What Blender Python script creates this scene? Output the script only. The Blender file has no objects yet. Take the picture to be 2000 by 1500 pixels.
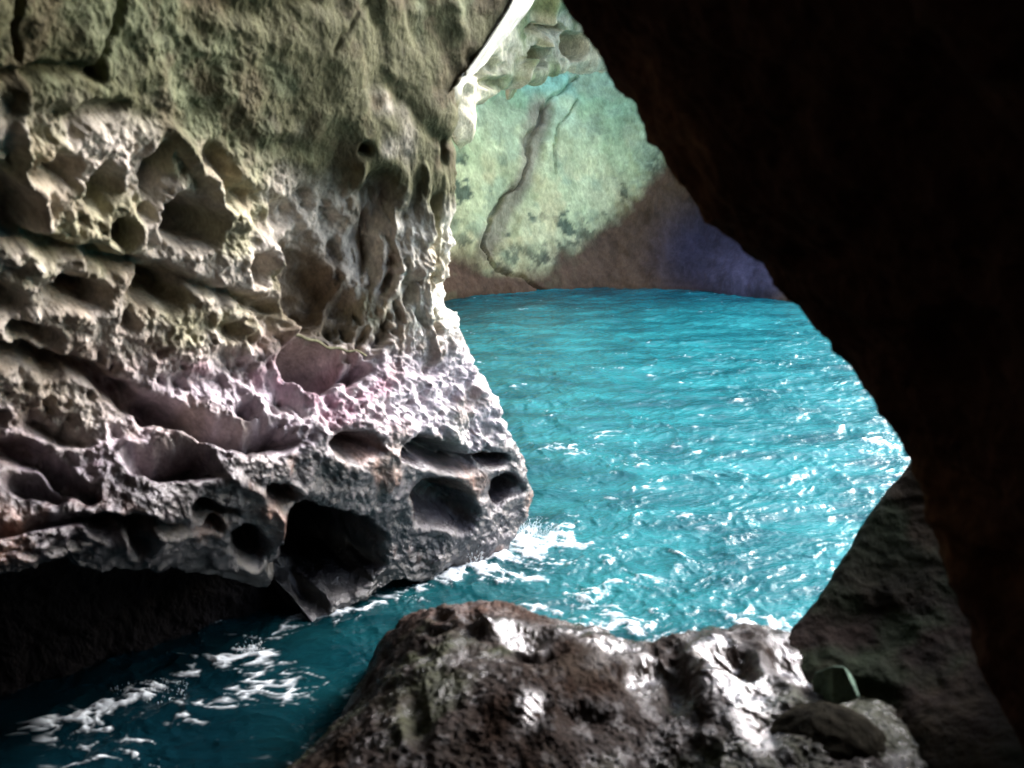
import bpy, math, random
import numpy as np
from mathutils import Vector

sc = bpy.context.scene
R = math.radians
# ---------------------------------------------------------------- camera
CAM = np.array([0.0, 0.0, 4.2]); PITCH = R(16.0); F = 1732.05
cd = bpy.data.cameras.new('camera'); cam = bpy.data.objects.new('camera', cd)
sc.collection.objects.link(cam); sc.camera = cam
cam.location = CAM; cam.rotation_euler = (R(90) - PITCH, 0, 0)
cd.sensor_width = 36; cd.lens = 36 * F / 2000.0; cd.clip_start = 0.05; cd.clip_end = 3000
cd.dof.use_dof = True; cd.dof.focus_distance = 20.0; cd.dof.aperture_fstop = 1.35
# ---------------------------------------------------------------- light
SUN_AZ, SUN_EL = R(57), R(35)          # azimuth from +Y towards +X
w = bpy.data.worlds.new('World'); sc.world = w; w.use_nodes = True
nt = w.node_tree; sky = nt.nodes.new('ShaderNodeTexSky'); sky.sky_type = 'NISHITA'
sky.sun_disc = False; sky.sun_elevation = SUN_EL; sky.sun_rotation = SUN_AZ
sky.dust_density = 2.0
nt.links.new(sky.outputs[0], nt.nodes['Background'].inputs[0])
nt.nodes['Background'].inputs[1].default_value = 0.15
sd = bpy.data.lights.new('sun', 'SUN'); so = bpy.data.objects.new('sun', sd)
sc.collection.objects.link(so); sd.energy = 1.5; sd.angle = R(20); sd.color = (.97, .94, 1)
sdir = Vector((math.sin(SUN_AZ) * math.cos(SUN_EL), math.cos(SUN_AZ) * math.cos(SUN_EL), math.sin(SUN_EL)))
so.rotation_euler = (-sdir).to_track_quat('-Z', 'Y').to_euler()
sc.view_settings.view_transform = 'Standard'; sc.view_settings.look = 'None'
sc.view_settings.exposure = 2.7; sc.view_settings.gamma = 1.0
try: sc.view_settings.use_curve_mapping = False
except Exception: pass
sc.cycles.use_denoising = True
sc.cycles.max_bounces = 8; sc.cycles.diffuse_bounces = 5
sc.cycles.sample_clamp_indirect = 6.0
sc.cycles.caustics_reflective = False; sc.cycles.caustics_refractive = False

# ---------------------------------------------------------------- numpy noise
def _hash(ix, iy, iz, seed):
    h = (ix.astype(np.int64) * 374761393 + iy.astype(np.int64) * 668265263 +
         iz.astype(np.int64) * 2147483647 + seed * 1274126177) & 0xffffffff
    h = ((h ^ (h >> 13)) * 1274126177) & 0xffffffff
    h = ((h ^ (h >> 15)) * 2246822519) & 0xffffffff
    return ((h ^ (h >> 16)) & 0xffffff) / float(0xffffff)
def vnoise(p, seed=0):
    i = np.floor(p).astype(np.int64); f = p - i
    f = f * f * f * (f * (f * 6 - 15) + 10)
    out = 0
    for dx in (0, 1):
        wx = f[..., 0] if dx else 1 - f[..., 0]
        for dy in (0, 1):
            wy = f[..., 1] if dy else 1 - f[..., 1]
            for dz in (0, 1):
                wz = f[..., 2] if dz else 1 - f[..., 2]
                out = out + wx * wy * wz * _hash(i[..., 0] + dx, i[..., 1] + dy, i[..., 2] + dz, seed)
    return out * 2 - 1
def fbm(p, oct=5, seed=0, gain=0.5, ridged=False):
    a, s, o = 1.0, 0.0, 0
    for k in range(oct):
        n = vnoise(p * (2.03 ** k) + 17.3 * k, seed + k)
        if ridged: n = 1 - 2 * np.abs(n)
        o = o + a * n; s += a; a *= gain
    return o / s
def worley(p, seed=0):
    i = np.floor(p).astype(np.int64)
    best = np.full(p.shape[:-1], 9.0); second = best.copy()
    for dx in (-1, 0, 1):
        for dy in (-1, 0, 1):
            for dz in (-1, 0, 1):
                c = i + np.array([dx, dy, dz])
                d = 0
                for k in range(3):
                    q = c[..., k] + _hash(c[..., 0], c[..., 1], c[..., 2], seed + 31 * k)
                    d = d + (q - p[..., k]) ** 2
                d = np.sqrt(d)
                second = np.minimum(second, np.maximum(best, d)); best = np.minimum(best, d)
    return best, second
def sstep(a, b, x):
    t = np.clip((x - a) / (b - a), 0, 1); return t * t * (3 - 2 * t)

# ---------------------------------------------------------------- photo-plan helpers (pixels of the 2000x1500 photo -> world points)
cp, sp = math.cos(PITCH), math.sin(PITCH)
def ray(px, py):
    x = (np.asarray(px, float) - 1000) / F; y = (750 - np.asarray(py, float)) / F
    x, y = np.broadcast_arrays(x, y)
    return np.stack([x, cp + y * sp, -sp + y * cp], -1)
def atY(px, py, Y):
    r = ray(px, py); return CAM + r * (np.asarray(Y, float) / r[..., 1])[..., None]
def atZ(px, py, z):
    r = ray(px, py); return CAM + r * ((np.asarray(z, float) - CAM[2]) / r[..., 2])[..., None]
def proj(P):
    d = P - CAM; fw = d[..., 1] * cp - d[..., 2] * sp; up = d[..., 1] * sp + d[..., 2] * cp
    fw = np.where(fw < 0.05, 0.05, fw)
    return 1000 + F * d[..., 0] / fw, 750 - F * up / fw
def upsample(ctrl, nr, nc):
    """Catmull-Rom through a grid of points; nr / nc = steps in each row / column gap."""
    def one(A, steps):
        out = []
        n = len(A)
        for i in range(n - 1):
            p0 = A[i - 1] if i > 0 else 2 * A[0] - A[1]
            p1, p2 = A[i], A[i + 1]
            p3 = A[i + 2] if i + 2 < n else 2 * A[-1] - A[-2]
            k = steps[i] if hasattr(steps, '__len__') else steps
            for j in range(k):
                t = j / k
                out.append(0.5 * (2 * p1 + (p2 - p0) * t + (2 * p0 - 5 * p1 + 4 * p2 - p3) * t * t + (3 * p1 - p0 - 3 * p2 + p3) * t ** 3))
        out.append(A[-1]); return np.array(out)
    A = one(np.asarray(ctrl, float), nr)
    return one(A.swapaxes(0, 1), nc).swapaxes(0, 1)
def normals(P):
    du = np.gradient(P, axis=1); dv = np.gradient(P, axis=0)
    n = np.cross(du, dv); l = np.linalg.norm(n, axis=-1, keepdims=True)
    return n / np.maximum(l, 1e-9)
def seg_dist(px, py, pts):
    best = np.full(px.shape, 1e9)
    for (a, b) in zip(pts[:-1], pts[1:]):
        ax, ay = a; bx, by = b; L = (bx - ax) ** 2 + (by - ay) ** 2
        t = np.clip(((px - ax) * (bx - ax) + (py - ay) * (by - ay)) / L, 0, 1)
        best = np.minimum(best, np.hypot(px - ax - t * (bx - ax), py - ay - t * (by - ay)))
    return best
def inpoly(px, py, poly):
    c = np.zeros(px.shape, bool); n = len(poly)
    for i in range(n):
        x1, y1 = poly[i]; x2, y2 = poly[(i + 1) % n]
        if y1 == y2: continue
        c ^= ((y1 > py) != (y2 > py)) & (px < (x2 - x1) * (py - y1) / (y2 - y1) + x1)
    return c

# ---------------------------------------------------------------- object helpers
def link(o, parent=None):
    sc.collection.objects.link(o); o.parent = parent; return o
def tag(o, label=None, cat=None, group=None, kind=None):
    if label: o['label'] = label
    if cat: o['category'] = cat
    if group: o['group'] = group
    if kind: o['kind'] = kind
    return o
def empty(name, loc):
    o = bpy.data.objects.new(name, None); o.location = loc; o.empty_display_size = .2; return link(o)
def mesh_from(name, V, Fq, mat, parent=None, attrs=None, vn=None):
    """V (n,3), Fq (m,k) int"""
    me = bpy.data.meshes.new(name)
    k = Fq.shape[1]
    off = np.array(parent.location) if parent is not None else np.zeros(3)
    me.vertices.add(len(V)); me.vertices.foreach_set('co', (V - off).astype(np.float32).ravel())
    me.loops.add(Fq.size); me.loops.foreach_set('vertex_index', Fq.astype(np.int32).ravel())
    me.polygons.add(len(Fq)); me.polygons.foreach_set('loop_start', np.arange(0, Fq.size, k, dtype=np.int32))
    me.polygons.foreach_set('use_smooth', np.ones(len(Fq), bool))
    me.update(calc_edges=True)
    for nm, a in (attrs or {}).items():
        if a.ndim == 2:
            at = me.attributes.new(nm, 'FLOAT_COLOR', 'POINT')
            at.data.foreach_set('color', np.concatenate([a, np.ones((len(a), 1))], 1).astype(np.float32).ravel())
        else:
            at = me.attributes.new(nm, 'FLOAT', 'POINT'); at.data.foreach_set('value', a.astype(np.float32).ravel())
    if vn is not None:
        me.normals_split_custom_set_from_vertices(vn.tolist())
    me.materials.append(mat)
    return link(bpy.data.objects.new(name, me), parent)
def grid_faces(nr, nc):
    i = np.arange(nr * nc).reshape(nr, nc)
    return np.stack([i[:-1, :-1], i[:-1, 1:], i[1:, 1:], i[1:, :-1]], -1)
def sheet(name, P, mat, parent=None, attrs=None, split=None):
    """one grid, or several meshes cut out of it (split = int map per vertex, names list)"""
    nr, nc = P.shape[:2]; G = grid_faces(nr, nc)
    A = {k: v.reshape(nr * nc, -1) if v.ndim == 3 else v.ravel() for k, v in (attrs or {}).items()}
    V = P.reshape(-1, 3)
    if split is None:
        return mesh_from(name, V, G.reshape(-1, 4), mat, parent, A)
    ids, names = split; vn = normals(P).reshape(-1, 3); out = []
    fid = ids[:-1, :-1]
    for k, nm in enumerate(names):
        Fq = G[fid == k]
        if not len(Fq): continue
        used = np.unique(Fq); remap = np.full(len(V), -1); remap[used] = np.arange(len(used))
        out.append(mesh_from(nm, V[used], remap[Fq], mat, parent, {q: a[used] for q, a in A.items()}, vn[used]))
    return out

# ---------------------------------------------------------------- materials
def rock_material(name, bump=0.02, scale=9.0, spec=0.4, contrast=0.5, rdry=0.85, rwet=0.28):
    """colour comes from the mineral / algae / painted shade patches stored on the mesh, broken up by procedural grain"""
    m = bpy.data.materials.new(name); m.use_nodes = True; t = m.node_tree; N = t.nodes; L = t.links
    b = N['Principled BSDF']
    fl = N.new('ShaderNodeAttribute'); fl.attribute_name = 'film'
    tc = N.new('ShaderNodeTexCoord')
    mp = N.new('ShaderNodeMapping'); mp.inputs['Rotation'].default_value = (0, R(35), R(20)); mp.inputs['Scale'].default_value = (1, 1, .55)
    L.new(tc.outputs['Object'], mp.inputs[0])
    n1 = N.new('ShaderNodeTexNoise'); n1.inputs['Scale'].default_value = scale; n1.inputs['Detail'].default_value = 8; n1.inputs['Roughness'].default_value = .65
    n2 = N.new('ShaderNodeTexNoise'); n2.inputs['Scale'].default_value = scale * 5; n2.inputs['Detail'].default_value = 5; n2.inputs['Roughness'].default_value = .7
    L.new(mp.outputs[0], n1.inputs[0]); L.new(mp.outputs[0], n2.inputs[0])
    at = N.new('ShaderNodeAttribute'); at.attribute_name = 'tint'
    wt = N.new('ShaderNodeAttribute'); wt.attribute_name = 'wet'
    r1 = N.new('ShaderNodeMapRange'); r1.inputs[1].default_value = .3; r1.inputs[2].default_value = .7
    r1.inputs[3].default_value = 1 - contrast; r1.inputs[4].default_value = 1 + contrast * .6
    L.new(n1.outputs['Fac'], r1.inputs[0])
    r2 = N.new('ShaderNodeMapRange'); r2.inputs[1].default_value = .3; r2.inputs[2].default_value = .7
    r2.inputs[3].default_value = 1 - contrast * .6; r2.inputs[4].default_value = 1 + contrast * .5
    L.new(n2.outputs['Fac'], r2.inputs[0])
    mu = N.new('ShaderNodeMath'); mu.operation = 'MULTIPLY'; L.new(r1.outputs[0], mu.inputs[0]); L.new(r2.outputs[0], mu.inputs[1])
    vm = N.new('ShaderNodeVectorMath'); vm.operation = 'SCALE'; L.new(at.outputs['Color'], vm.inputs[0]); L.new(mu.outputs[0], vm.inputs['Scale'])
    L.new(vm.outputs[0], b.inputs['Base Color'])
    rr = N.new('ShaderNodeMapRange'); rr.inputs[3].default_value = rdry; rr.inputs[4].default_value = rwet
    L.new(wt.outputs['Fac'], rr.inputs[0]); L.new(rr.outputs[0], b.inputs['Roughness'])
    sr = N.new('ShaderNodeMapRange'); sr.inputs[3].default_value = .0; sr.inputs[4].default_value = spec
    L.new(wt.outputs['Fac'], sr.inputs[0]); L.new(sr.outputs[0], b.inputs['Specular IOR Level'])
    ad = N.new('ShaderNodeMath'); ad.operation = 'MULTIPLY_ADD'; ad.inputs[1].default_value = .35
    L.new(n2.outputs['Fac'], ad.inputs[0]); L.new(n1.outputs['Fac'], ad.inputs[2])
    bp = N.new('ShaderNodeBump'); bp.inputs['Strength'].default_value = 1; bp.inputs['Distance'].default_value = bump
    fm_ = N.new('ShaderNodeMapRange'); fm_.inputs[3].default_value = 1; fm_.inputs[4].default_value = .3; L.new(fl.outputs['Fac'], fm_.inputs[0]); L.new(fm_.outputs[0], bp.inputs['Strength'])
    L.new(ad.outputs[0], bp.inputs['Height']); L.new(bp.outputs[0], b.inputs['Normal'])
    return m
M_wall = rock_material('pitted_limestone', bump=.03, scale=9, spec=1.0, rwet=.13)
M_far = rock_material('far_limestone', bump=.03, scale=2.6, contrast=.4)
M_dark = rock_material('dark_cave_rock', bump=.03, scale=6)
M_ledge = rock_material('wet_ledge_rock', bump=.022, scale=24, spec=1.0, rdry=.5, rwet=.21)

def mixc(a, b, t):
    return a + (np.asarray(b, float) - a) * t[..., None]
def const(shape, c): return np.ones(shape + (3,)) * np.array(c, float)

# ================================================================ LEFT ROCK WALL
sil = np.array([(-900, 1500), (-500, 1260), (-220, 1120), (0, 1040), (60, 995), (120, 945), (165, 903), (230, 884), (260, 889), (330, 882), (400, 876), (490, 880), (520, 861),
                (570, 853), (630, 868), (670, 895), (705, 906), (740, 938), (800, 968), (850, 985), (890, 1014), (930, 1034), (1000, 1036), (1020, 1026), (1050, 1002), (1150, 960)], float)
rowsL = [(-1300, -900), (-650, -500), (-300, -220), (-100, -90), (0, 0), (100, 60), (200, 120), (300, 165), (400, 230), (500, 330), (600, 400), (690, 490), (770, 570), (850, 640), (920, 690),
         (990, 740), (1050, 800), (1110, 860), (1170, 905), (1240, 950), (1310, 990), (1380, 1022), (1440, 1055), (1520, 1150)]
W0 = atZ(0, 1435, 0.0); W1 = atZ(930, 1100, 0.0)
wd = (W1 - W0) / np.linalg.norm(W1 - W0); wn = np.array([wd[1], -wd[0], 0.0])   # horizontal normal, facing the camera and the light
def left_base(px, py):
    px = np.asarray(px, float); py = np.asarray(py, float)
    r = ray(px, py)
    t = ((W0 - CAM) @ wn) / (r @ wn)
    wl = 1435 - px * 0.36            # waterline row
    k = (wl - py) / 1000.0
    m = 1.0 - 0.22 * sstep(.45, 1.5, k) * sstep(900, -300, px)        # top leans out over the water towards the camera
    m = m - 0.075 * np.exp(-((wl - py - 330) / 150.0) ** 2) * sstep(1000, 500, px)  # wet ledges stand out
    m = m - 0.05 * sstep(60, 260, wl - py) * sstep(1100, 700, px)
    m = m + 0.05 * np.exp(-((px - 640) / 110.0) ** 2 - ((py - 520) / 170.0) ** 2)
    return CAM + r * (t * m)[..., None]
colf = np.concatenate([np.linspace(0, 1, 12)[:-1], [.962, 1.0]])
ctrl = []
for yl, yr in rowsL:
    sx = np.interp(yr, sil[:, 0], sil[:, 1])
    row = []
    for ex in (-1100, -600, -250):
        row.append(left_base(max(ex, -700), yl + (yr - yl) * max(ex, -700) / sx) + (np.array([-1.5, -2.2, 0]) if ex == -1100 else 0))
    for f in colf:
        if f == .962 and yr < 200: f = .966 + .018 * max(0, yr) / 165
        if abs(f - 10 / 11) < .001 and yr < 200: f = .952 + .02 * max(0, yr) / 165
        x = sx * f; y = yl + (yr - yl) * f
        p = left_base(x, y)
        row.append(p)
    e = row[-1]
    if yr < 200:
        row[-1] = row[-1] + (row[-1] - CAM) * .16 * sstep(200, 100, yr); e = row[-1]
    for dx, dy in ((-.02, .30), (-.30, .95), (-1.1, 2.6), (-2.6, 6.5), (-3.5, 16)):
        row.append(e + np.array([dx, dy, 0]))
    ctrl.append(row)
nr = [4, 6, 10] + [26] * (len(rowsL) - 5) + [10]
nc = [6, 10, 30] + [52] * 11 + [16, 18, 16, 10, 10, 6]
P = upsample(ctrl, nr, nc)
Nn = normals(P)
Nn *= np.sign((Nn * (np.array([2.0, 1.0, 5.0]) - P)).sum(-1).mean())
px, py = proj(P)
# irregular outlines for every hollow: warp the plan coordinates first
q = P * 2.2
wx = px + 28 * fbm(q, 3, 1) + 8 * fbm(P * 8, 3, 3); wy = py + 28 * fbm(q + 50, 3, 2) + 8 * fbm(P * 8 + 9, 3, 4)
S = np.linalg.norm(P - CAM, axis=-1) / F          # metres per photo pixel there
H = np.zeros(px.shape)
front = sstep(-400, -100, px)
H += .10 * fbm(P * .9, 3, 11) + .05 * fbm(P * 2.5, 3, 12)
# zones
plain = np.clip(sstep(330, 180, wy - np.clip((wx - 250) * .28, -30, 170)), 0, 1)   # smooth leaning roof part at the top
zone_pit = (1 - plain) * sstep(960, 830, wy - .0 * wx)
wetz = sstep(850, 970, wy + .05 * wx - 30 * fbm(P * 1.5, 3, 40))
base = sstep(0, 30, wy - np.interp(wx, [0, 100, 370, 560, 600, 760, 1000], [1120, 1105, 1122, 1150, 1230, 1140, 1075]))  # black foot
# strata-oriented honeycomb
sa = R(20)
u = (P @ wd); v = P[..., 2]
us = u * math.cos(sa) - v * math.sin(sa); vs = u * math.sin(sa) + v * math.cos(sa)
def honey(cu, cv, seed, warp=.5):
    Q = np.stack([us * cu, vs * cv, (P @ wn) * .3], -1)
    Q = Q + warp * np.stack([fbm(Q * .9 + 3, 2, seed), fbm(Q * .9 + 30, 2, seed + 1), 0 * u], -1)
    return worley(Q, seed)
f1, f2 = honey(2.6, 3.6, 60)
H -= zone_pit * .09 * sstep(.55, .12, f1) * sstep(-.3, .3, fbm(P * 1.1 + 7, 2, 61))
f1, f2 = honey(6.5, 8.5, 70)
H -= (zone_pit * .055 + .02 * (1 - zone_pit) * (1 - plain)) * sstep(.56, .12, f1) * sstep(-.35, .25, fbm(P * 1.7 + 3, 2, 71))
f1, f2 = honey(15, 20, 75)
H -= (.034 * zone_pit + .018 * wetz) * sstep(.52, .12, f1) * sstep(-.5, .3, fbm(P * 3, 2, 76))
f1, f2 = honey(8, 10, 79)
H -= zone_pit * .13 * sstep(.30, .14, f1) * sstep(-.1, .15, fbm(P * 1.9 + 5, 2, 74))
H += zone_pit * .022 * fbm(P * 7 + .5 * fbm(P * 3, 2, 77)[..., None], 4, 78, .6, True)
# individually placed hollows: cx, cy, rx, ry, angle, depth (m), lip (m)
pits = [(305, 335, 20, 50, 8, .50, .02), (385, 440, 48, 50, 0, .55, .03), (252, 455, 34, 26, 10, .32, .03), (500, 530, 20, 32, 0, .35, .04),
        (320, 582, 62, 34, 15, .42, .03), (168, 572, 36, 28, 10, .30, .02), (30, 420, 30, 85, -12, .45, .03), (20, 600, 45, 34, 10, .4, .02),
        (715, 480, 34, 66, 0, .16, .03), (742, 380, 40, 50, 20, .14, .02), (590, 560, 46, 84, -6, .15, .03), (640, 620, 50, 56, 10, .10, .02), (655, 500, 20, 22, 0, .1, .02),
        (708, 298, 16, 10, 10, .25, .0), (612, 712, 66, 44, 10, .60, .05), (700, 718, 24, 22, 0, .35, .0), (85, 662, 60, 20, 12, .28, .02),
        (245, 640, 24, 16, 10, .2, .02), (700, 868, 54, 28, 8, .40, .02), (870, 885, 84, 30, 14, .32, .03), (805, 895, 28, 12, 20, .3, .0), (968, 902, 20, 18, 20, .3, .01),
        (980, 955, 30, 18, 10, .3, .02), (862, 985, 58, 48, 12, .38, .04), (655, 1082, 86, 82, 0, 1.3, .01), (560, 980, 40, 28, 30, .3, .02), (480, 805, 26, 18, 5, .14, .03),
        (345, 905, 105, 30, 8, .42, .03), (210, 1032, 38, 26, 0, .30, .03), (275, 1040, 28, 40, -20, .28, .03), (500, 1075, 44, 24, 0, .32, .04), (150, 565, 60, 30, 0, .2, .02),
        (590, 1150, 60, 60, 0, .5, .0), (200, 225, 60, 26, -18, .10, .02), (130, 330, 34, 44, 0, .18, .02), (200, 370, 30, 34, 30, .2, .02), (430, 330, 24, 50, -30, .12, .02),
        (460, 640, 30, 16, 10, .15, .02), (120, 855, 60, 16, 12, .12, .01), (70, 950, 70, 18, 8, .2, .01), (420, 1010, 44, 22, 12, .25, .02), (770, 610, 12, 26, 10, .10, .02),
        (745, 650, 9, 24, 8, .12, .02), (712, 655, 10, 24, 12, .12, .02), (795, 570, 16, 30, 25, .12, .02), (850, 420, 12, 34, 15, .1, .02), (760, 560, 12, 22, 20, .1, .02),
        (836, 478, 10, 30, 20, .08, .01), (80, 330, 22, 34, 10, .15, .02), (560, 430, 26, 34, 30, .1, .02), (470, 380, 30, 24, 20, .12, .02), (880, 300, 8, 30, 10, .08, .01)]
for cx, cy, rx, ry, an, dp, lip in pits:
    c, s_ = math.cos(R(an)), math.sin(R(an))
    dx = wx - cx; dy = wy - cy
    d = np.sqrt(((dx * c + dy * s_) / rx) ** 2 + ((-dx * s_ + dy * c) / ry) ** 2)
    H -= front * dp * 1.15 * sstep(1.2, .35, d)
    H += front * lip * .8 * np.exp(-((d - 1.35) / .28) ** 2)
def groove(pts, wdt, dp): 
    global H
    d = seg_dist(wx, wy, pts); H = H - front * dp * sstep(wdt, wdt * .3, d)
def ridge(pts, wdt, h):
    global H
    d = seg_dist(wx * .75 + px * .25, wy * .75 + py * .25, pts); H = H + front * h * np.exp(-(d / wdt) ** 2)
groove([(-60, 470), (60, 482), (190, 498), (330, 540), (430, 582), (540, 605)], 16, .22)
groove([(-60, 680), (60, 700), (150, 730), (300, 796), (380, 845), (470, 862), (570, 862)], 22, .34)
groove([(300, 812), (420, 842), (540, 856)], 26, .25)
groove([(-60, 870), (80, 900), (180, 960)], 24, .2)
groove([(-60, 1010), (140, 1010), (300, 1030), (420, 1050)], 15, .2)
groove([(-60, 160), (60, 165), (150, 155), (200, 150)], 16, .10)
groove([(200, 150), (235, 60), (270, -60)], 9, .07)
groove([(640, 105), (670, 60), (720, -10)], 4, .04)
groove([(60, -40), (50, 40), (60, 130)], 8, .08)
groove([(560, 690), (620, 672), (700, 690)], 8, .10)
ridge([(330, 250), (385, 330), (440, 400), (490, 455), (535, 500), (552, 570), (566, 640)], 13, .09)
ridge([(566, 640), (552, 690), (575, 735), (610, 760), (660, 752)], 13, .08)
ridge([(835, 330), (826, 400), (832, 470), (828, 520), (840, 600), (858, 690)], 8, .07)
ridge([(790, 520), (770, 570), (735, 620), (700, 690)], 8, .07)
ridge([(828, 520), (790, 570), (762, 620), (756, 690)], 7, .06)
ridge([(640, 520), (690, 535), (650, 580), (622, 640)], 9, .08)
ridge([(700, 330), (715, 400), (690, 450), (700, 520)], 9, .05)
ridge([(60, 170), (40, 250), (70, 360), (80, 440)], 12, .08)
ridge([(545, 990), (560, 1060), (585, 1150)], 10, .10)
ridge([(430, 1100), (500, 1110), (555, 1050), (520, 1010)], 10, .06)
ridge([(250, 870), (420, 895), (560, 1000)], 10, .06)
ridge([(890, 0), (897, 90), (905, 160)], 8, .05)
# scale with distance, roughness of the skin
for _ in range(9):
    Hs = H.copy(); Hs[1:-1, 1:-1] = (H[1:-1, 1:-1] * 2 + H[:-2, 1:-1] + H[2:, 1:-1] + H[1:-1, :-2] + H[1:-1, 2:]) / 6; H = Hs
rough = 1 - .55 * plain * sstep(450, 620, px)
H += rough * ((.034 + .012 * wetz) * fbm(P * 5, 4, 21, .55) + (.028 + .020 * zone_pit) * fbm(P * 12, 4, 22, .62))
H -= .030 * zone_pit * sstep(.45, .15, worley(P * 13 + .5 * fbm(P * 6, 2, 62)[..., None], 63)[0]) * sstep(-.3, .3, fbm(P * 2.6, 2, 64))
flute = sstep(660, 730, px) * sstep(300, 380, py) * sstep(705, 670, py)
H += flute * .06 * fbm(P * np.array([9, 9, 1.6]) + .4 * fbm(P * 2, 2, 65)[..., None], 3, 66, .5, True)
H -= .05 * plain * (1 - sstep(0, .28, np.abs(fbm(P * 1.3 + 11, 3, 33))))
H -= .45 * base * sstep(1100, 800, wx)
strip = sstep(205, 150, py) * sstep(-1.3, -.9, (px - np.interp(py, sil[:, 0], sil[:, 1])) / np.interp(py, [0, 165], [42, 10])); H *= 1 - .85 * strip
PL = P + Nn * H[..., None]
# mineral colour, plus foot shade and sunlit edges painted in
n1 = fbm(P * 1.4, 4, 90); n2 = fbm(P * 4, 4, 91); n3 = fbm(P * 2.2 + 20, 4, 92)
col = const(px.shape, (.56, .51, .45))
col = mixc(col, (.74, .71, .62), sstep(550, 860, px) * sstep(200, 450, py) * (1 - wetz))  # paler towards the right edge, its rim light painted in
col = mixc(col, (.33, .32, .19), .75 * sstep(-.1, .35, n3) * (1 - sstep(650, 720, py)))
col = mixc(col, (.47, .40, .48), .75 * sstep(640, 760, wy + .12 * (px - 500)) * sstep(-.35, .2, n1 + .3 * sstep(400, 800, px)))
col = mixc(col, (.33, .26, .18), .5 * sstep(-.05, .35, n2))
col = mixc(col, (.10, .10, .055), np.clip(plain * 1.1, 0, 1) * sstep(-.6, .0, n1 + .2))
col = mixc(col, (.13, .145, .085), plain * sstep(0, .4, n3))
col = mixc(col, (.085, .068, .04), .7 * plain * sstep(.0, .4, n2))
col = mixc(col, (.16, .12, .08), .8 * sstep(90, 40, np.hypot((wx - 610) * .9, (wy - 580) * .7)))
pur = np.exp(-((wx - 520) / 260) ** 2 - ((wy - 735 - .1 * wx + 50) / 60) ** 2) + np.exp(-((wx - 180) / 110) ** 2 - ((wy - 905) / 55) ** 2) + np.exp(-((wx - 700) / 120) ** 2 - ((wy - 780) / 60) ** 2)
col = mixc(col, (.36, .21, .27), .85 * np.clip(pur * sstep(-.25, .25, n2), 0, 1))
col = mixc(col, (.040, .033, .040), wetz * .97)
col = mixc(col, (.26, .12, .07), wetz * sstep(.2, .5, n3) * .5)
col = mixc(col, (.004, .003, .0035), np.clip(base + sstep(1060, 1130, wy), 0, 1))  # black wet foot and hollow, undercut shade painted in as well
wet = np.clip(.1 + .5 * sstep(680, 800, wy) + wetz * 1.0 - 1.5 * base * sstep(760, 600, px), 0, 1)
col = mixc(col, (.60, .60, .53), strip)  # sunlit edge painted as a pale strip
# parts of the one rock mass
ids = np.ones(px.shape, int)
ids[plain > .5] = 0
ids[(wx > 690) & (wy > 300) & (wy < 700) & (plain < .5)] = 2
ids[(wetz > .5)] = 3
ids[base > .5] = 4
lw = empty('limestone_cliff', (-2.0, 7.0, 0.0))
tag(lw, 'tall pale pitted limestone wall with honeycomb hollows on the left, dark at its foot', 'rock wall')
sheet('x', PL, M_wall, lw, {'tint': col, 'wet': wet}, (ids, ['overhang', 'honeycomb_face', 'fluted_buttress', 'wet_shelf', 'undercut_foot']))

# ================================================================ FAR WALL
fx = [500, 760, 880, 960, 1040, 1120, 1200, 1290, 1380, 1460, 1540, 1700, 1900, 2100]
fyb = [21, 21.6, 22.2, 22.8, 23.3, 23.8, 24.1, 23.7, 22.9, 22.4, 22.2, 22.5, 24, 28]
ctrl = []
for py_, dz in ((640, 0), (596, 0), (560, .1), (500, .5), (420, .9), (330, 1.3), (240, 1.7), (150, 2.2), (60, 2.7), (-60, 3.4), (-240, 4.5)):
    row = []
    for x, Y in zip(fx, fyb):
        yy = py_
        row.append(atY(x, yy, Y + dz + (0.9 * math.exp(-((x - 1420) / 90) ** 2) if 380 < py_ < 600 else 0)))
    ctrl.append(row)
P = upsample(ctrl, [6, 10, 16, 20, 24, 24, 24, 24, 16, 10], [10, 26, 26, 26, 26, 26, 26, 26, 26, 26, 16, 8, 4])
Nn = normals(P); Nn *= np.sign((Nn * (CAM - P)).sum(-1).mean())
px, py = proj(P)
wx = px + 30 * fbm(P * .7, 4, 5); wy = py + 30 * fbm(P * .7 + 60, 4, 6)
wx = wx + 14 * fbm(P * 3, 4, 9, .65); wy = wy + 14 * fbm(P * 3 + 5, 4, 10, .65)
sx_, sy_ = px + 10 * fbm(P * .9, 3, 7) + 8 * fbm(P * 3, 3, 17), py + 10 * fbm(P * .9 + 7, 3, 8) + 8 * fbm(P * 3 + 7, 3, 18)
H = .35 * fbm(P * .35, 3, 13) + .08 * fbm(P * 1.2, 4, 14) + .05 * fbm(P * 5, 4, 15)
def fgroove(pts, wd0, dp):
    global H
    H = H - dp * sstep(wd0, wd0 * .2, seg_dist(sx_, sy_, pts))
fgroove([(1062, 195), (1058, 230), (1040, 262), (1036, 300), (1022, 345), (1012, 365), (985, 385), (962, 430), (952, 480)], 6 + 4 * fbm(P * 1.2, 2, 19), .25)
fgroove([(1062, 215), (1056, 260), (1040, 330), (1030, 385), (1000, 430), (975, 475)], 26, .13)
fgroove([(952, 480), (975, 520), (1040, 548), (1075, 570)], 5, .2)
fgroove([(1135, 140), (1110, 165), (1075, 185), (1062, 205)], 4, .2)
fgroove([(1140, 185), (1115, 215), (1092, 245), (1090, 300), (1085, 340)], 3.5, .15)
dark_edge = wy - np.interp(wx, [500, 860, 960, 1060, 1140, 1220, 1290, 1400], [470, 490, 505, 520, 470, 400, 310, 200])  # upper edge of the darker lower colour
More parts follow.
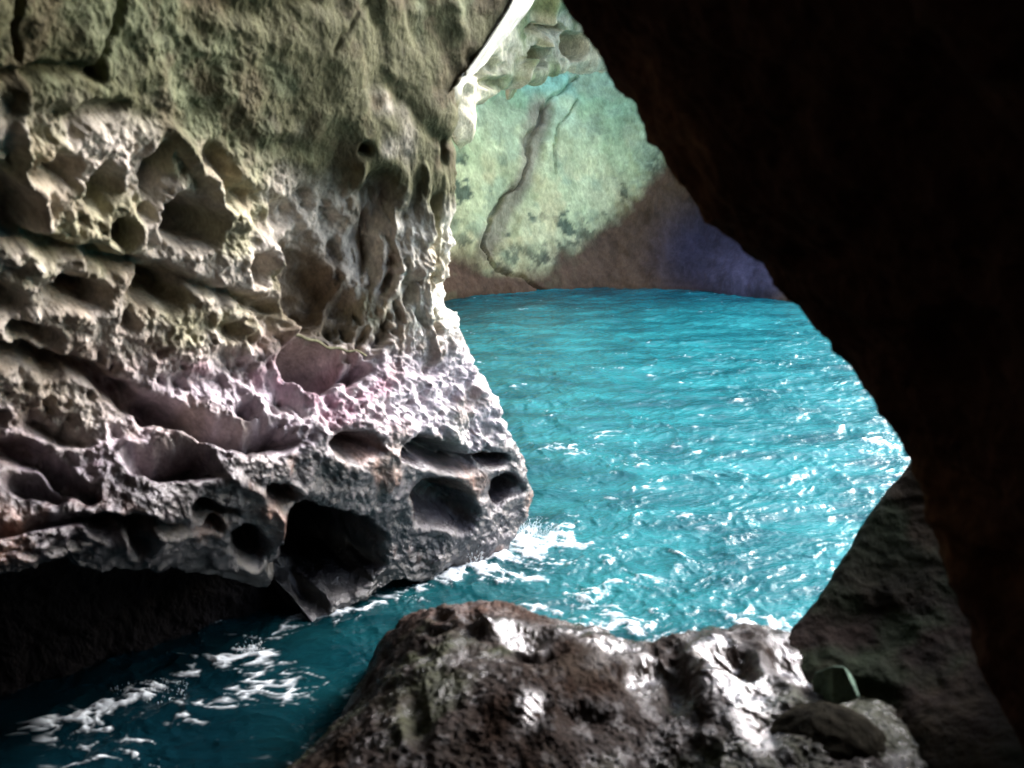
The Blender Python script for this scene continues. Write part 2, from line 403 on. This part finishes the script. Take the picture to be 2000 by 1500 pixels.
dk = np.clip(.45 * sstep(-60, 10, dark_edge + 30 * fbm(P * 2, 3, 98)) + .55 * sstep(-10, 30, dark_edge), 0, 1)
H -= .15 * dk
H += .5 * np.exp(-((px - 1440) / 70) ** 2 - ((py - 560) / 60) ** 2)
PF = P + Nn * H[..., None]
n1 = fbm(P * .5, 4, 95); n2 = fbm(P * 1.8, 4, 96)
col = const(px.shape, (.62, .64, .34))
col = mixc(col, (.68, .62, .34), sstep(280, 480, wy) * sstep(-.4, .2, n1))
col = mixc(col, (.19, .42, .31), sstep(330, 120, wy) * sstep(-.5, .1, -n1) * .9)
col = mixc(col, (.25, .36, .17), .6 * sstep(.08, .35, fbm(P * .8 + 5, 3, 97)) * sstep(450, 200, wy))
col = mixc(col, (.05, .08, .06), sstep(.33, .42, fbm(P * 1.5 + 31, 4, 99)) * .85 * sstep(250, 320, wy))
col = mixc(col, (.36, .42, .25), .7 * sstep(.0, .3, fbm(P * 1.1 + 44, 4, 100, .6)))
col = mixc(col, (.66, .55, .28), .6 * sstep(.05, .35, fbm(P * .9 + 61, 4, 101, .6)) * sstep(220, 400, wy))
col = mixc(col, (.09, .12, .08), .8 * sstep(.08, .3, fbm(P * 2.6 + 70, 4, 102, .65)) * np.exp(-((dark_edge + 12) / 34) ** 2))
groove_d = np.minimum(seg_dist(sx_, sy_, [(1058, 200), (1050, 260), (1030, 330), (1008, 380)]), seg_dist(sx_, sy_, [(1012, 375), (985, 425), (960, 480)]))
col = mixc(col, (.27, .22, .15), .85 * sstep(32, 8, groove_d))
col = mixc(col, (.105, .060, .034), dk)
col = mixc(col, (.034, .026, .042), dk * sstep(150, 40, np.hypot((px - 1400) * .8, py - 490)))  # shade of the recess painted in as dark purple
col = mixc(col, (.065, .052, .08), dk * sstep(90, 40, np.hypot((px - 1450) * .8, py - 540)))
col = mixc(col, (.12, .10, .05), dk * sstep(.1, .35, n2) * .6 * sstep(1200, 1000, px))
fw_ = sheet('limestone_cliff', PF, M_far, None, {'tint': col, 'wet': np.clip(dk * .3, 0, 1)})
tag(fw_, 'far wall of pale green stone above a darker purple-brown lower band behind the pool', 'rock wall')

# ================================================================ HANGING ROCK BRIDGE at the top
br = []
for (top, mid, low) in (((800, -160), (840, 80), (868, 262)), ((880, -150), (900, 60), (890, 236)), ((960, -150), (960, 60), (935, 200)), ((1010, -150), (1010, 40), (990, 162)),
                        ((1060, -160), (1060, 30), (1050, 142)), ((1110, -160), (1110, 20), (1110, 128)), ((1160, -160), (1170, 20), (1175, 112)), ((1250, 0), (1270, 50), (1290, 100)), ((1500, 20), (1500, 50), (1520, 90))):
    Yb = np.interp(low[0], [800, 900, 1000, 1180, 1500], [10.2, 10.6, 12.0, 13.2, 13.5])
    a = atY(top[0], top[1], Yb - .6); b = atY(mid[0], mid[1], Yb - .1); b2 = atY((mid[0] + low[0]) / 2, (mid[1] + low[1]) / 2, Yb + .05); c = atY(low[0], low[1], Yb)
    br.append([a + np.array([0, -.4, 1.6 if top[1] < -100 else .3]), a, b, b2, c, c + np.array([0, .5, .15]), c + np.array([0, 2.2, 1.0]), c + np.array([0, 3.5, 3.2])])
br = np.array(br).swapaxes(0, 1)
P = upsample(br, [10, 50, 40, 40, 14, 12, 8], [30] * 8)
Nn = normals(P); Nn *= np.sign((Nn * (CAM - P))[:100].sum(-1).mean())
px, py = proj(P)
wx = px + 16 * fbm(P * 2.5, 4, 55, .65); wy = py + 16 * fbm(P * 2.5 + 9, 4, 56, .65)
H = .25 * fbm(P * .8, 3, 51, ridged=True) + .10 * fbm(P * 2.5, 4, 52) + .03 * fbm(P * 9, 3, 53)
for cx, cy, rx, ry, dp in ((1040, 110, 30, 22, .5), (1115, 90, 22, 28, .4), (1060, 55, 40, 14, .4), (935, 130, 40, 24, .35), (960, 160, 24, 12, .2)):
    d = np.hypot((wx - cx) / rx, (wy - cy) / ry); H -= dp * sstep(1.3, .3, d)
H += .25 * np.exp(-(seg_dist(px, py, [(1050, -80), (1042, 10), (1042, 80), (1010, 130), (998, 150)]) / 7) ** 2)
P2 = P + Nn * H[..., None]
n1 = fbm(P * 1.5, 4, 54)
col = mixc(const(px.shape, (.62, .58, .42)), (.25, .30, .15), sstep(-.1, .3, n1))
hb = sheet('rock_bridge', P2, M_wall, None, {'tint': col, 'wet': np.full(px.shape, .3)})
tag(hb, 'bright ragged rock bridge with scooped hollows spanning the top of the gap', 'rock arch')

# ================================================================ DARK ARCH on the right
edge = [(600, -3000, 4.2), (700, -1500, 4.2), (900, -700, 4.2), (1040, -200, 4.2), (1112, 0, 4.2), (1150, 68, 4.2), (1185, 122, 4.2), (1238, 196, 4.2), (1262, 240, 4.2), (1300, 292, 4.2), (1345, 372, 4.2), (1372, 410, 4.2),
        (1430, 452, 4.15), (1492, 502, 4.1), (1522, 560, 4.05), (1560, 600, 4.0), (1640, 662, 3.9), (1690, 742, 3.8), (1728, 800, 3.7), (1756, 846, 3.65), (1778, 905, 3.6), (1818, 980, 3.5), (1862, 1100, 3.4),
        (1915, 1250, 3.3), (1985, 1400, 3.15), (2060, 1600, 3.0), (2100, 2000, 2.7)]
ctrl = []
for (ex, ey, Y) in edge:
    ex = ex + np.interp(ey, [-300, 0, 150, 300], [20, 24, 16, 0])
    e = atY(ex, ey, Y); row = []
    row.append(np.array([9.4, 1.5, e[2]])); row.append(e + np.array([2.6, .8, 0])); row.append(e + np.array([1.1, 1.2, 0.0])); row.append(e + np.array([.30, .50, 0]))
    row.append(e)
    for dx, Yk in ((70, .93), (200, .84), (380, .75), (650, .66), (1000, .56)):
        row.append(atY(ex + dx, ey, Y * Yk))
    row.append(np.array([max(4.5, row[-1][0] + 2), 1.6, row[-1][2]])); row.append(np.array([9.0, 1.0, row[-1][2]]))
    ctrl.append(row)
P = upsample(ctrl, [6, 6, 8, 14] + [12] * 16 + [14] * 3 + [12] * 3, [4, 6, 10, 14, 26, 34, 34, 34, 24, 8, 4])
Nn = normals(P); px, py = proj(P)
sgn = np.sign((Nn * (CAM - P))[:, 60:160].sum(-1).mean()); Nn *= sgn
H = .06 * fbm(P * 1.0, 3, 80) + .06 * fbm(P * np.array([2.2, 2.2, 4.5]) + P[..., :1] * np.array([0, 0, 2.5]), 4, 81, .5, True) + .022 * fbm(P * 7, 3, 89, .6, True) + .02 * fbm(P * 10, 3, 82)
for cx, cy, rx, ry, dp in ((1950, 1150, 60, 90, .1), (1900, 700, 90, 160, .06)):
    H -= dp * sstep(1.3, .4, np.hypot((px - cx) / rx, (py - cy) / ry))
PA = P + Nn * H[..., None]
n1 = fbm(P * 1.5, 4, 83)
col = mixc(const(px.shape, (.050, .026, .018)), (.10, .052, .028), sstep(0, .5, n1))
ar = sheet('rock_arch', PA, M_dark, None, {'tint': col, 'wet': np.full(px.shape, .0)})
tag(ar, 'nearly black foreground rock arch filling the right side of the view', 'rock arch')

# ================================================================ SLOPING ROCK below the arch
edge = [(1860, 820, 5.6), (1800, 880, 5.55), (1775, 908, 5.5), (1738, 952, 5.4), (1690, 1022, 5.25), (1640, 1110, 5.05), (1600, 1170, 4.9), (1545, 1232, 4.75), (1500, 1290, 4.6), (1450, 1400, 4.4)]
ctrl = []
for (ex, ey, Y) in edge:
    e = atY(ex, ey, Y)
    row = [e + np.array([2.2, 2.4, -2.8]), e + np.array([.9, 1.3, -1.8]), e + np.array([.25, .45, -.45]), e]
    for dx, dy, Yk in ((60, 22, .97), (150, 60, .93), (260, 110, .88), (420, 160, .80), (700, 200, .7)):
        row.append(atY(ex + dx, ey + dy, Y * Yk))
    ctrl.append(row)
P = upsample(ctrl, 30, [6, 8, 14, 26, 34, 40, 30, 10])
Nn = normals(P); px, py = proj(P)
Nn *= np.sign((Nn * (CAM - P))[:, 40:].sum(-1).mean())
wx = px + 20 * fbm(P * 2.5, 3, 1); wy = py + 20 * fbm(P * 2.5 + 50, 3, 2)
H = .03 * fbm(P * 1.4, 3, 84) + .02 * fbm(P * 4, 4, 85) + .012 * fbm(P * 14, 3, 86)
for cx, cy, rx, ry, dp in ((1700, 1225, 80, 60, .04), (1765, 975, 50, 10, .012), (1690, 1370, 90, 50, .06)):
    H -= dp * sstep(1.2, .5, np.hypot((wx - cx) / rx, (wy - cy) / ry))
PS = P + Nn * H[..., None]
n1 = fbm(P * 1.8, 4, 87)
col = mixc(const(px.shape, (.022, .016, .009)), (.014, .020, .010), sstep(-.1, .3, n1))
col = mixc(col, (.012, .007, .005), sstep(.0, .4, fbm(P * 2.3 + 8, 3, 88)) * sstep(1000, 1250, py))
sl = sheet('rock_slope', PS, M_dark, None, {'tint': col, 'wet': np.full(px.shape, .15)})
tag(sl, 'dim green-brown rock slope rising from the near shelf to the black arch', 'rock')

# ================================================================ NEAR SHELF
top = [(800, 1212), (845, 1190), (900, 1186), (1000, 1191), (1080, 1214), (1160, 1236), (1220, 1258), (1270, 1274), (1330, 1256), (1420, 1241), (1530, 1240), (1620, 1262), (1750, 1290), (1900, 1320)]
tz = [.85, 1.1, 1.25, 1.32, 1.32, 1.28, 1.22, 1.2, 1.28, 1.3, 1.25, 1.15, 1.1, 1.1]
lft = [(800, 1212), (776, 1262), (722, 1368), (640, 1440), (572, 1500), (480, 1600), (380, 1800), (300, 2200)]
rowpy = [0, 60, 140, 220, 300, 400, 600, 1000]
zr = [0, .04, .03, -.03, -.10, -.18, -.3, -.4]
ctrl = []
tp = np.array(top, float)
def shelf_row(k):
    lx, ly = lft[k]; rx = 1900 + 120 * k
    fr = (tp[:, 0] - 800) / 1100.0
    xs = lx + fr * (rx - lx)
    ys = np.interp(fr * 1100 + 800, tp[:, 0], tp[:, 1]) + rowpy[k]
    ys[0] = ly; ys[1] = ly + (ys[1] - ly) * .6 if k > 0 else ys[1]
    zz = np.array(tz) + zr[k]; zz[0] -= .1
    return [atZ(x, y, z) for x, y, z in zip(xs, ys, zz)]
rows = [shelf_row(k) for k in range(8)]
r0 = rows[0]
def dropped(r, dy, z): return [np.array([p[0], p[1] + dy, z + 0 * p[2]]) for p in r]
ctrl = [dropped(r0, .55, -.6), [np.array([p[0], p[1] + .40, p[2] * .35]) for p in r0], [p + np.array([0, .16, -.16]) for p in r0]] + rows
ctrl2 = []
for r in ctrl:
    a = r[0]
    out = np.array([-.85, .5, 0.0]) / np.hypot(.85, .5)
    ctrl2.append([np.append((a + out * .55)[:2], min(-.6, a[2])), np.append((a + out * .32)[:2], a[2] * .45), np.append((a + out * .10)[:2], a[2] - .12 if a[2] > 0 else a[2])] + list(r))
P = upsample(ctrl2, [6, 10, 14, 40, 46, 46, 46, 40, 20, 10], [8, 14, 18] + [30] + [44] * 11 + [16])
Nn = normals(P); px, py = proj(P)
Nn *= np.sign(Nn[..., 2][60:].mean())
wx = px + 22 * fbm(P * 3, 3, 1); wy = py + 22 * fbm(P * 3 + 50, 3, 2)
H = .035 * fbm(P * 1.6, 3, 24) + .024 * fbm(P * 4.5, 3, 25, .5) + .014 * fbm(P * 11, 3, 26, .6) + .013 * fbm(P * np.array([45, 45, 30]), 3, 23, .6)
f1, f2 = worley(P * np.array([7, 7, 7]) + .4 * fbm(P * 4, 2, 27)[..., None], 28)
H += .035 * sstep(.1, .7, f1) * sstep(-.3, .3, fbm(P * 1.5, 2, 29))
for cx, cy, rx, ry, dp in ((865, 1215, 26, 30, .10), (1050, 1285, 50, 14, .08), (1250, 1320, 60, 20, .10), (1150, 1400, 60, 30, .06), (820, 1400, 30, 60, .05), (1330, 1330, 30, 60, .07), (1560, 1400, 70, 30, .08), (1670, 1340, 60, 45, .07)):
    H -= dp * sstep(1.3, .3, np.hypot((wx - cx) / rx, (wy - cy) / ry))
film = np.zeros(px.shape); Hn = H; H = np.zeros(px.shape)
for cx, cy, rx, ry, an in ((1425, 1275, 46, 30, 30), (1450, 1345, 80, 62, 50), (1395, 1262, 50, 24, 0), (1478, 1420, 46, 40, 40), (1165, 1258, 75, 20, 14), (1262, 1322, 32, 26, 0), (1560, 1285, 60, 34, 35), (900, 1215, 60, 14, 5), (1215, 1262, 40, 14, 20), (1110, 1240, 40, 14, 10), (990, 1240, 60, 16, 10), (1040, 1380, 30, 30, 0)):
    c, s_ = math.cos(R(an)), math.sin(R(an)); dx, dy = wx - cx, wy - cy
    rx *= 1.25; ry *= 1.25; mk = sstep(1.3, .5, np.hypot((dx * c + dy * s_) / rx, (-dx * s_ + dy * c) / ry))
    film = np.maximum(film, mk); Sm = np.linalg.norm(P - CAM, axis=-1) / F
    kc = np.argmin((px - cx) ** 2 + (py - cy) ** 2); pc = P.reshape(-1, 3)[kc]; n0 = Nn.reshape(-1, 3)[kc]
    hv = (CAM - pc) / np.linalg.norm(CAM - pc) + np.array(sdir); hv /= np.linalg.norm(hv)
    nf = .15 * n0 + .85 * hv; nf /= np.linalg.norm(nf)          # facet shaped to mirror the sun's glare at the camera
    H += mk * .8 * np.clip(((pc - P) @ nf) / np.maximum((Nn @ nf), .3), -.16, .12) * sstep(0, 45, py - np.interp(px, tp[:, 0], tp[:, 1]))
H = H + Hn * (1 - .3 * film)
H *= sstep(-.2, .2, P[..., 2]) * .7 + .3
PN = P + Nn * H[..., None]
n1 = fbm(P * 2, 4, 35); n2 = fbm(P * 5, 4, 36)
col = mixc(const(px.shape, (.026, .018, .014)), (.030, .034, .012), sstep(0, .35, n1))
col = mixc(col, (.036, .028, .022), sstep(.05, .4, n2))
col = mixc(col, (.12, .078, .062), .7 * sstep(40, 0, wy - np.interp(wx, tp[:, 0], tp[:, 1])) * sstep(1150, 900, wx))
ns = sheet('rock_shelf', PN, M_ledge, None, {'tint': col, 'wet': np.clip(.12 + .3 * n1 + 1.1 * film * sstep(-.35, .1, fbm(P * 10, 4, 45, .7)) + .7 * sstep(.02, .22, fbm(P * np.array([11, 11, 7]), 4, 46, .7)) * sstep(-.3, .3, n1 + .2), 0, 1), 'film': film})
tag(ns, 'wet glistening brown rock shelf in the near foreground with blinding white reflections', 'rock')

# ================================================================ BOULDER and WEDGED STONE
def blob(name, c, rad, seed, mat, colr, wetv, amp=.12, cut=None, nu=90, nv=60):
    th = np.linspace(0, 2 * np.pi, nu); ph = np.linspace(.02, np.pi - .02, nv)
    T, Ph = np.meshgrid(th, ph)
    D = np.stack([np.cos(T) * np.sin(Ph), np.sin(T) * np.sin(Ph), np.cos(Ph)], -1)
    rr = 1 + amp * fbm(D * 1.3 + seed, 4, seed) + amp * .35 * fbm(D * 5 + seed, 3, seed + 1)
    if cut is not None:
        for n, d in cut:
            n = np.array(n, float); n /= np.linalg.norm(n); k = D @ n
            rr = np.where(k > 1e-3, np.minimum(rr, d / np.maximum(k, 1e-3) * (1 + .03 * fbm(D * 4, 2, seed))), rr)
    Pb = np.array(c) + D * rr[..., None] * np.array(rad)
    cc = mixc(const(Pb.shape[:2], colr), np.array(colr) * .55, sstep(0, .4, fbm(D * 3 + 4, 3, seed + 5)))
    return sheet(name, Pb, mat, None, {'tint': cc, 'wet': np.full(Pb.shape[:2], wetv)})
b = blob('boulder', atZ(1600, 1475, 1.10), (.34, .26, .26), 5, M_dark, (.022, .020, .014), .05)
tag(b, 'dark rounded boulder at the bottom edge just right of the white glare on the shelf', 'boulder')
b = blob('wedged_stone', atZ(1636, 1338, 1.34), (.13, .10, .13), 9, M_dark, (.15, .23, .17), .2, .16,
         [((0, -1, .6), .62), ((1, -.2, .6), .6), ((-1, -.4, .3), .62), ((.2, -.3, -1), .6), ((0, 1, 1), .6)])
tag(b, 'small angular pale green stone wedged in the dark gap beside the shelf', 'stone')

# ================================================================ STICK
def tube(name, pts, rad, mat, tintc, seg=10):
    pts = np.array(pts); V = []; 
    for i, p in enumerate(pts):
        d = pts[min(i + 1, len(pts) - 1)] - pts[max(i - 1, 0)]; d /= np.linalg.norm(d)
        a = np.cross(d, [0, 0, 1]); a /= np.linalg.norm(a); b_ = np.cross(d, a)
        for k in range(seg):
            t = 2 * np.pi * k / seg; V.append(p + rad[i] * (math.cos(t) * a + math.sin(t) * b_))
    V = np.array(V).reshape(len(pts), seg, 3); V = np.concatenate([V, V[:, :1]], 1)
    return sheet(name, V, mat, None, {'tint': const(V.shape[:2], tintc), 'wet': np.zeros(V.shape[:2])})
def on_left(x, y, out):
    """point on the finished left wall seen at that place, pushed out a little"""
    a, b_ = proj(PL); k = np.argmin((a - x) ** 2 + (b_ - y) ** 2 + np.where(PL[..., 1] > 9.6, 1e6, 0)); p = PL.reshape(-1, 3)[k]
    return p + (CAM - p) / np.linalg.norm(CAM - p) * out
p0 = on_left(570, 655, .06); p1 = on_left(715, 694, .05)
tt = np.linspace(0, 1, 24)
pts = [p0 + (p1 - p0) * t + np.array([0, 0, .012 * math.sin(9 * t) + .010 * math.sin(23 * t)]) for t in tt]
s = tube('driftwood_stick', pts, .014 - .006 * tt + .002 * np.sin(tt * 40), M_wall, (.24, .24, .15))
tag(s, 'thin pale yellow-green stick lying across the round dark hollow in the pitted wall', 'stick')

# ================================================================ WATER
ys = np.concatenate([np.geomspace(3.2, 27, 900), np.geomspace(27.5, 400, 60)])
ks = np.concatenate([np.linspace(-1.3, -.62, 40), np.linspace(-.61, .62, 900), np.linspace(.63, 3.0, 160)])
K, Yg = np.meshgrid(ks, ys)
X = K * Yg
W = np.stack([X, Yg, 0 * X], -1)
def rot(Wp, a, sx, sy): 
    c, s_ = math.cos(a), math.sin(a)
    return np.stack([(Wp[..., 0] * c + Wp[..., 1] * s_) * sx, (-Wp[..., 0] * s_ + Wp[..., 1] * c) * sy, 0 * Wp[..., 0]], -1)
warp = W + .35 * np.stack([fbm(W * .8, 3, 201), fbm(W * .8 + 9, 3, 202), 0 * X], -1)
fade = sstep(60, 20, Yg)
Z = .050 * fbm(rot(warp, R(25), .55, 1.2), 3, 210) + .034 * (fbm(rot(warp, R(22), 1.6, 2.3), 3, 211, ridged=True)) + .016 * fbm(rot(warp, R(35), 4.6, 6.4), 3, 212, ridged=True) + .007 * fbm(rot(warp, R(30), 10, 15), 2, 213)
W[..., 2] = Z * fade
pxw, pyw = proj(W)
def gb(cx, cy, rx, ry, an=0):
    c, s_ = math.cos(R(an)), math.sin(R(an)); dx, dy = pxw - cx, pyw - cy
    return np.exp(-((dx * c + dy * s_) / rx) ** 2 - ((-dx * s_ + dy * c) / ry) ** 2)
wline = seg_dist(pxw, pyw, [(-200, 1500), (0, 1430), (150, 1395), (330, 1335), (490, 1268), (590, 1210), (740, 1165), (860, 1125), (1000, 1058)])
sline = seg_dist(pxw, pyw, [(1000, 1180), (1150, 1225), (1270, 1262), (1400, 1235), (1540, 1225), (1640, 1110), (1740, 950)])
dens = (.62 * np.exp(-(wline / 22) ** 2) + .5 * np.exp(-(sline / 26) ** 2) + .9 * gb(1070, 1055, 70, 26, 10) + .6 * gb(960, 1100, 90, 22, -15) + .45 * gb(1100, 1130, 200, 60, 5) + 1.0 * gb(1200, 1205, 110, 40, 18) + .35 * gb(1400, 1120, 150, 80) + .8 * gb(1480, 1215, 80, 30)
        + .4 * gb(270, 1350, 130, 16, -16) + .35 * gb(250, 1420, 300, 40, -8) + .3 * gb(400, 1470, 260, 50) + .7 * gb(500, 1280, 70, 26) + .55 * gb(720, 1190, 130, 30, -10) + .5 * gb(1070, 820, 90, 50) + .2 * gb(1180, 900, 260, 110)
        + .6 * gb(1740, 870, 60, 80) + .12 * gb(1300, 1000, 300, 160) + .3 * gb(600, 1330, 140, 80))
fo = fbm(rot(warp, R(-12), 3.4, 5.6), 4, 220, .6) * .55 + .6 * fbm(rot(warp, R(-20), 7, 16), 3, 221, ridged=True) + .35 * np.clip(Z / .05, -1, 1)
foam = .85 * sstep(.58, .88, fo * .66 + dens * .44)
W[..., 2] += .012 * foam
lit = sstep(-2.6, 3.0, X + .12 * (Yg - 6) + .5 * fbm(W * .4, 3, 230)) * sstep(46, 22, Yg)  # light falloff across the pool, painted into the water colour
wm = bpy.data.materials.new('turquoise_sea'); wm.use_nodes = True; t = wm.node_tree; N = t.nodes; L = t.links; b = N['Principled BSDF']
b.inputs['Base Color'].default_value = (.0, .27, .34, 1); b.inputs['Roughness'].default_value = .04; b.inputs['IOR'].default_value = 1.33
fa = N.new('ShaderNodeAttribute'); fa.attribute_name = 'foam'
tc = N.new('ShaderNodeTexCoord'); na = N.new('ShaderNodeTexNoise'); na.inputs['Scale'].default_value = 1.3; na.inputs['Detail'].default_value = 4
mp = N.new('ShaderNodeMapping'); mp.inputs['Scale'].default_value = (.5, 1.4, 1); L.new(tc.outputs['Object'], mp.inputs[0]); L.new(mp.outputs[0], na.inputs[0])
lit_at = N.new('ShaderNodeAttribute'); lit_at.attribute_name = 'painted_light'
cr = N.new('ShaderNodeValToRGB'); cr.color_ramp.elements[0].position = .35; cr.color_ramp.elements[0].color = (.003, .066, .078, 1); cr.color_ramp.elements[1].position = .65; cr.color_ramp.elements[1].color = (.016, .165, .178, 1)
L.new(na.outputs['Fac'], cr.inputs[0])
c2 = N.new('ShaderNodeMix'); c2.data_type = 'RGBA'; c2.inputs[6].default_value = (.001, .009, .013, 1); L.new(lit_at.outputs['Fac'], c2.inputs[0]); L.new(cr.outputs[0], c2.inputs[7])
mx = N.new('ShaderNodeMix'); mx.data_type = 'RGBA'; mx.inputs['B'].default_value = (.75, .82, .85, 1) if False else (.75, .82, .85, 1)
L.new(fa.outputs['Fac'], mx.inputs[0]); L.new(c2.outputs[2], mx.inputs[6]); mx.inputs[7].default_value = (.75, .82, .85, 1)
L.new(mx.outputs[2], b.inputs['Base Color'])
rm = N.new('ShaderNodeMapRange'); rm.inputs[3].default_value = .02; rm.inputs[4].default_value = .6; L.new(fa.outputs['Fac'], rm.inputs[0]); L.new(rm.outputs[0], b.inputs['Roughness'])
nb = N.new('ShaderNodeTexNoise'); nb.inputs['Scale'].default_value = 24; nb.inputs['Detail'].default_value = 4
mp2 = N.new('ShaderNodeMapping'); mp2.inputs['Scale'].default_value = (.6, 1.3, 1); L.new(tc.outputs['Object'], mp2.inputs[0]); L.new(mp2.outputs[0], nb.inputs[0])
bp = N.new('ShaderNodeBump'); bp.inputs['Distance'].default_value = .013; L.new(nb.outputs['Fac'], bp.inputs['Height']); L.new(bp.outputs[0], b.inputs['Normal'])
wo = sheet('sea_water', W, wm, None, {'foam': foam, 'painted_light': lit}); tag(wo, kind='structure')
# open sea out to the horizon, a little below the choppy sheet
V = np.array([[-900, -900, -.30], [1500, -900, -.30], [1500, 1500, -.30], [-900, 1500, -.30]], float)
op = mesh_from('open_sea', V, np.array([[0, 1, 2, 3]]), wm, None, {'foam': np.zeros(4), 'painted_light': np.zeros(4)}); tag(op, kind='structure')

# ================================================================ SPLASHES
fm = bpy.data.materials.new('white_spray'); fm.use_nodes = True; b = fm.node_tree.nodes['Principled BSDF']
b.inputs['Base Color'].default_value = (.85, .9, .93, 1); b.inputs['Roughness'].default_value = .35
def splash(c, wdt, hgt, n, seed, label):
    rg = np.random.RandomState(seed); V = []; Fq = []
    for i in range(n):
        a = rg.rand() * 2 * np.pi; r = wdt * rg.rand() ** .7
        up = hgt * rg.rand() ** 2 if i % 3 else -.02
        p = np.array([c[0] + r * math.cos(a), c[1] + r * .5 * math.sin(a), up * (1 - .6 * r / wdt)])
        h = (hgt * .8 * rg.rand() ** 1.6 * (1 - .6 * r / wdt) + .02) if i % 3 == 0 else .012 + .03 * rg.rand(); w_ = .001 + .0022 * rg.rand()
        lean = np.array([math.cos(a) * .5, math.sin(a) * .3, 0]) * h * rg.rand() * 1.2
        st = rg.rand() * .8
        k0 = len(V); m = 5
        for j in range(m):
            t_ = st + (1 - st) * j / (m - 1)
            q_ = p + np.array([0, 0, h * math.sin(t_ * 2.0)]) + lean * t_
            ww = w_ * math.sin(math.pi * (j + .4) / (m - .2))
            for b_ in range(4):
                an = b_ * np.pi / 2; V.append(q_ + np.array([math.cos(an) * ww, math.sin(an) * ww, 0]))
        for j in range(m - 1):
            for b_ in range(4):
                Fq.append((k0 + j * 4 + b_, k0 + j * 4 + (b_ + 1) % 4, k0 + j * 4 + 4 + (b_ + 1) % 4, k0 + j * 4 + 4 + b_))
    o = mesh_from('wave_splash', np.array(V), np.array(Fq), fm); tag(o, label, 'splash', 'splashes where waves meet the rocks', 'stuff')
splash(atZ(1030, 1058, 0), .34, .34, 800, 1, 'white splash at the right-hand tip of the pitted rock wall')
splash(atZ(925, 1108, 0), .16, .26, 220, 2, 'narrow white spurt of water under the dark notch near the rock tip')
splash(atZ(492, 1278, 0), .13, .20, 90, 3, 'small splash at the dark foot of the left wall beside the channel')
splash(atZ(300, 1356, 0), .34, .09, 130, 4, 'low bluish splash farthest left along the black rock foot')

# ================================================================ CAVE ROOF and rear chamber (unseen; closes the cave round the camera, shaped to steer sky light; open to the sea on the right)
gx, gy = np.meshgrid(np.linspace(-14, -.8, 90), np.linspace(1, 30, 90))
gx = gx + np.clip(gx + 14, 0, 99) / 13.2 * (7.3 * sstep(10.5, 5, gy) - 6 * sstep(10.5, 14, gy))
P = np.stack([gx, gy, 9.0 + 0 * gx - .25 * np.maximum(gx - 2, 0)], -1)
P[..., 2] += .8 * fbm(P * .35, 4, 301); P[..., 0] += .8 * fbm(P * .5, 2, 302)
roof = sheet('sky_block_roof', P, M_far, None, {'tint': const(gx.shape, (.2, .18, .13)), 'wet': np.zeros(gx.shape)}); tag(roof, kind='structure')
th = np.linspace(R(-200), R(20), 80); ph = np.linspace(.02, np.pi - .02, 60); T, Ph = np.meshgrid(th, ph)
P = np.stack([1 + 8.6 * np.cos(T) * np.sin(Ph), -.5 + 6.5 * np.sin(T) * np.sin(Ph), 3.2 + 7.5 * np.cos(Ph)], -1)
P = P + .5 * fbm(P * .5, 4, 310)[..., None]
ch = sheet('unseen_shell', P, M_dark, None, {'tint': const(T.shape, (.10, .07, .05)), 'wet': np.zeros(T.shape)}); tag(ch, kind='structure')
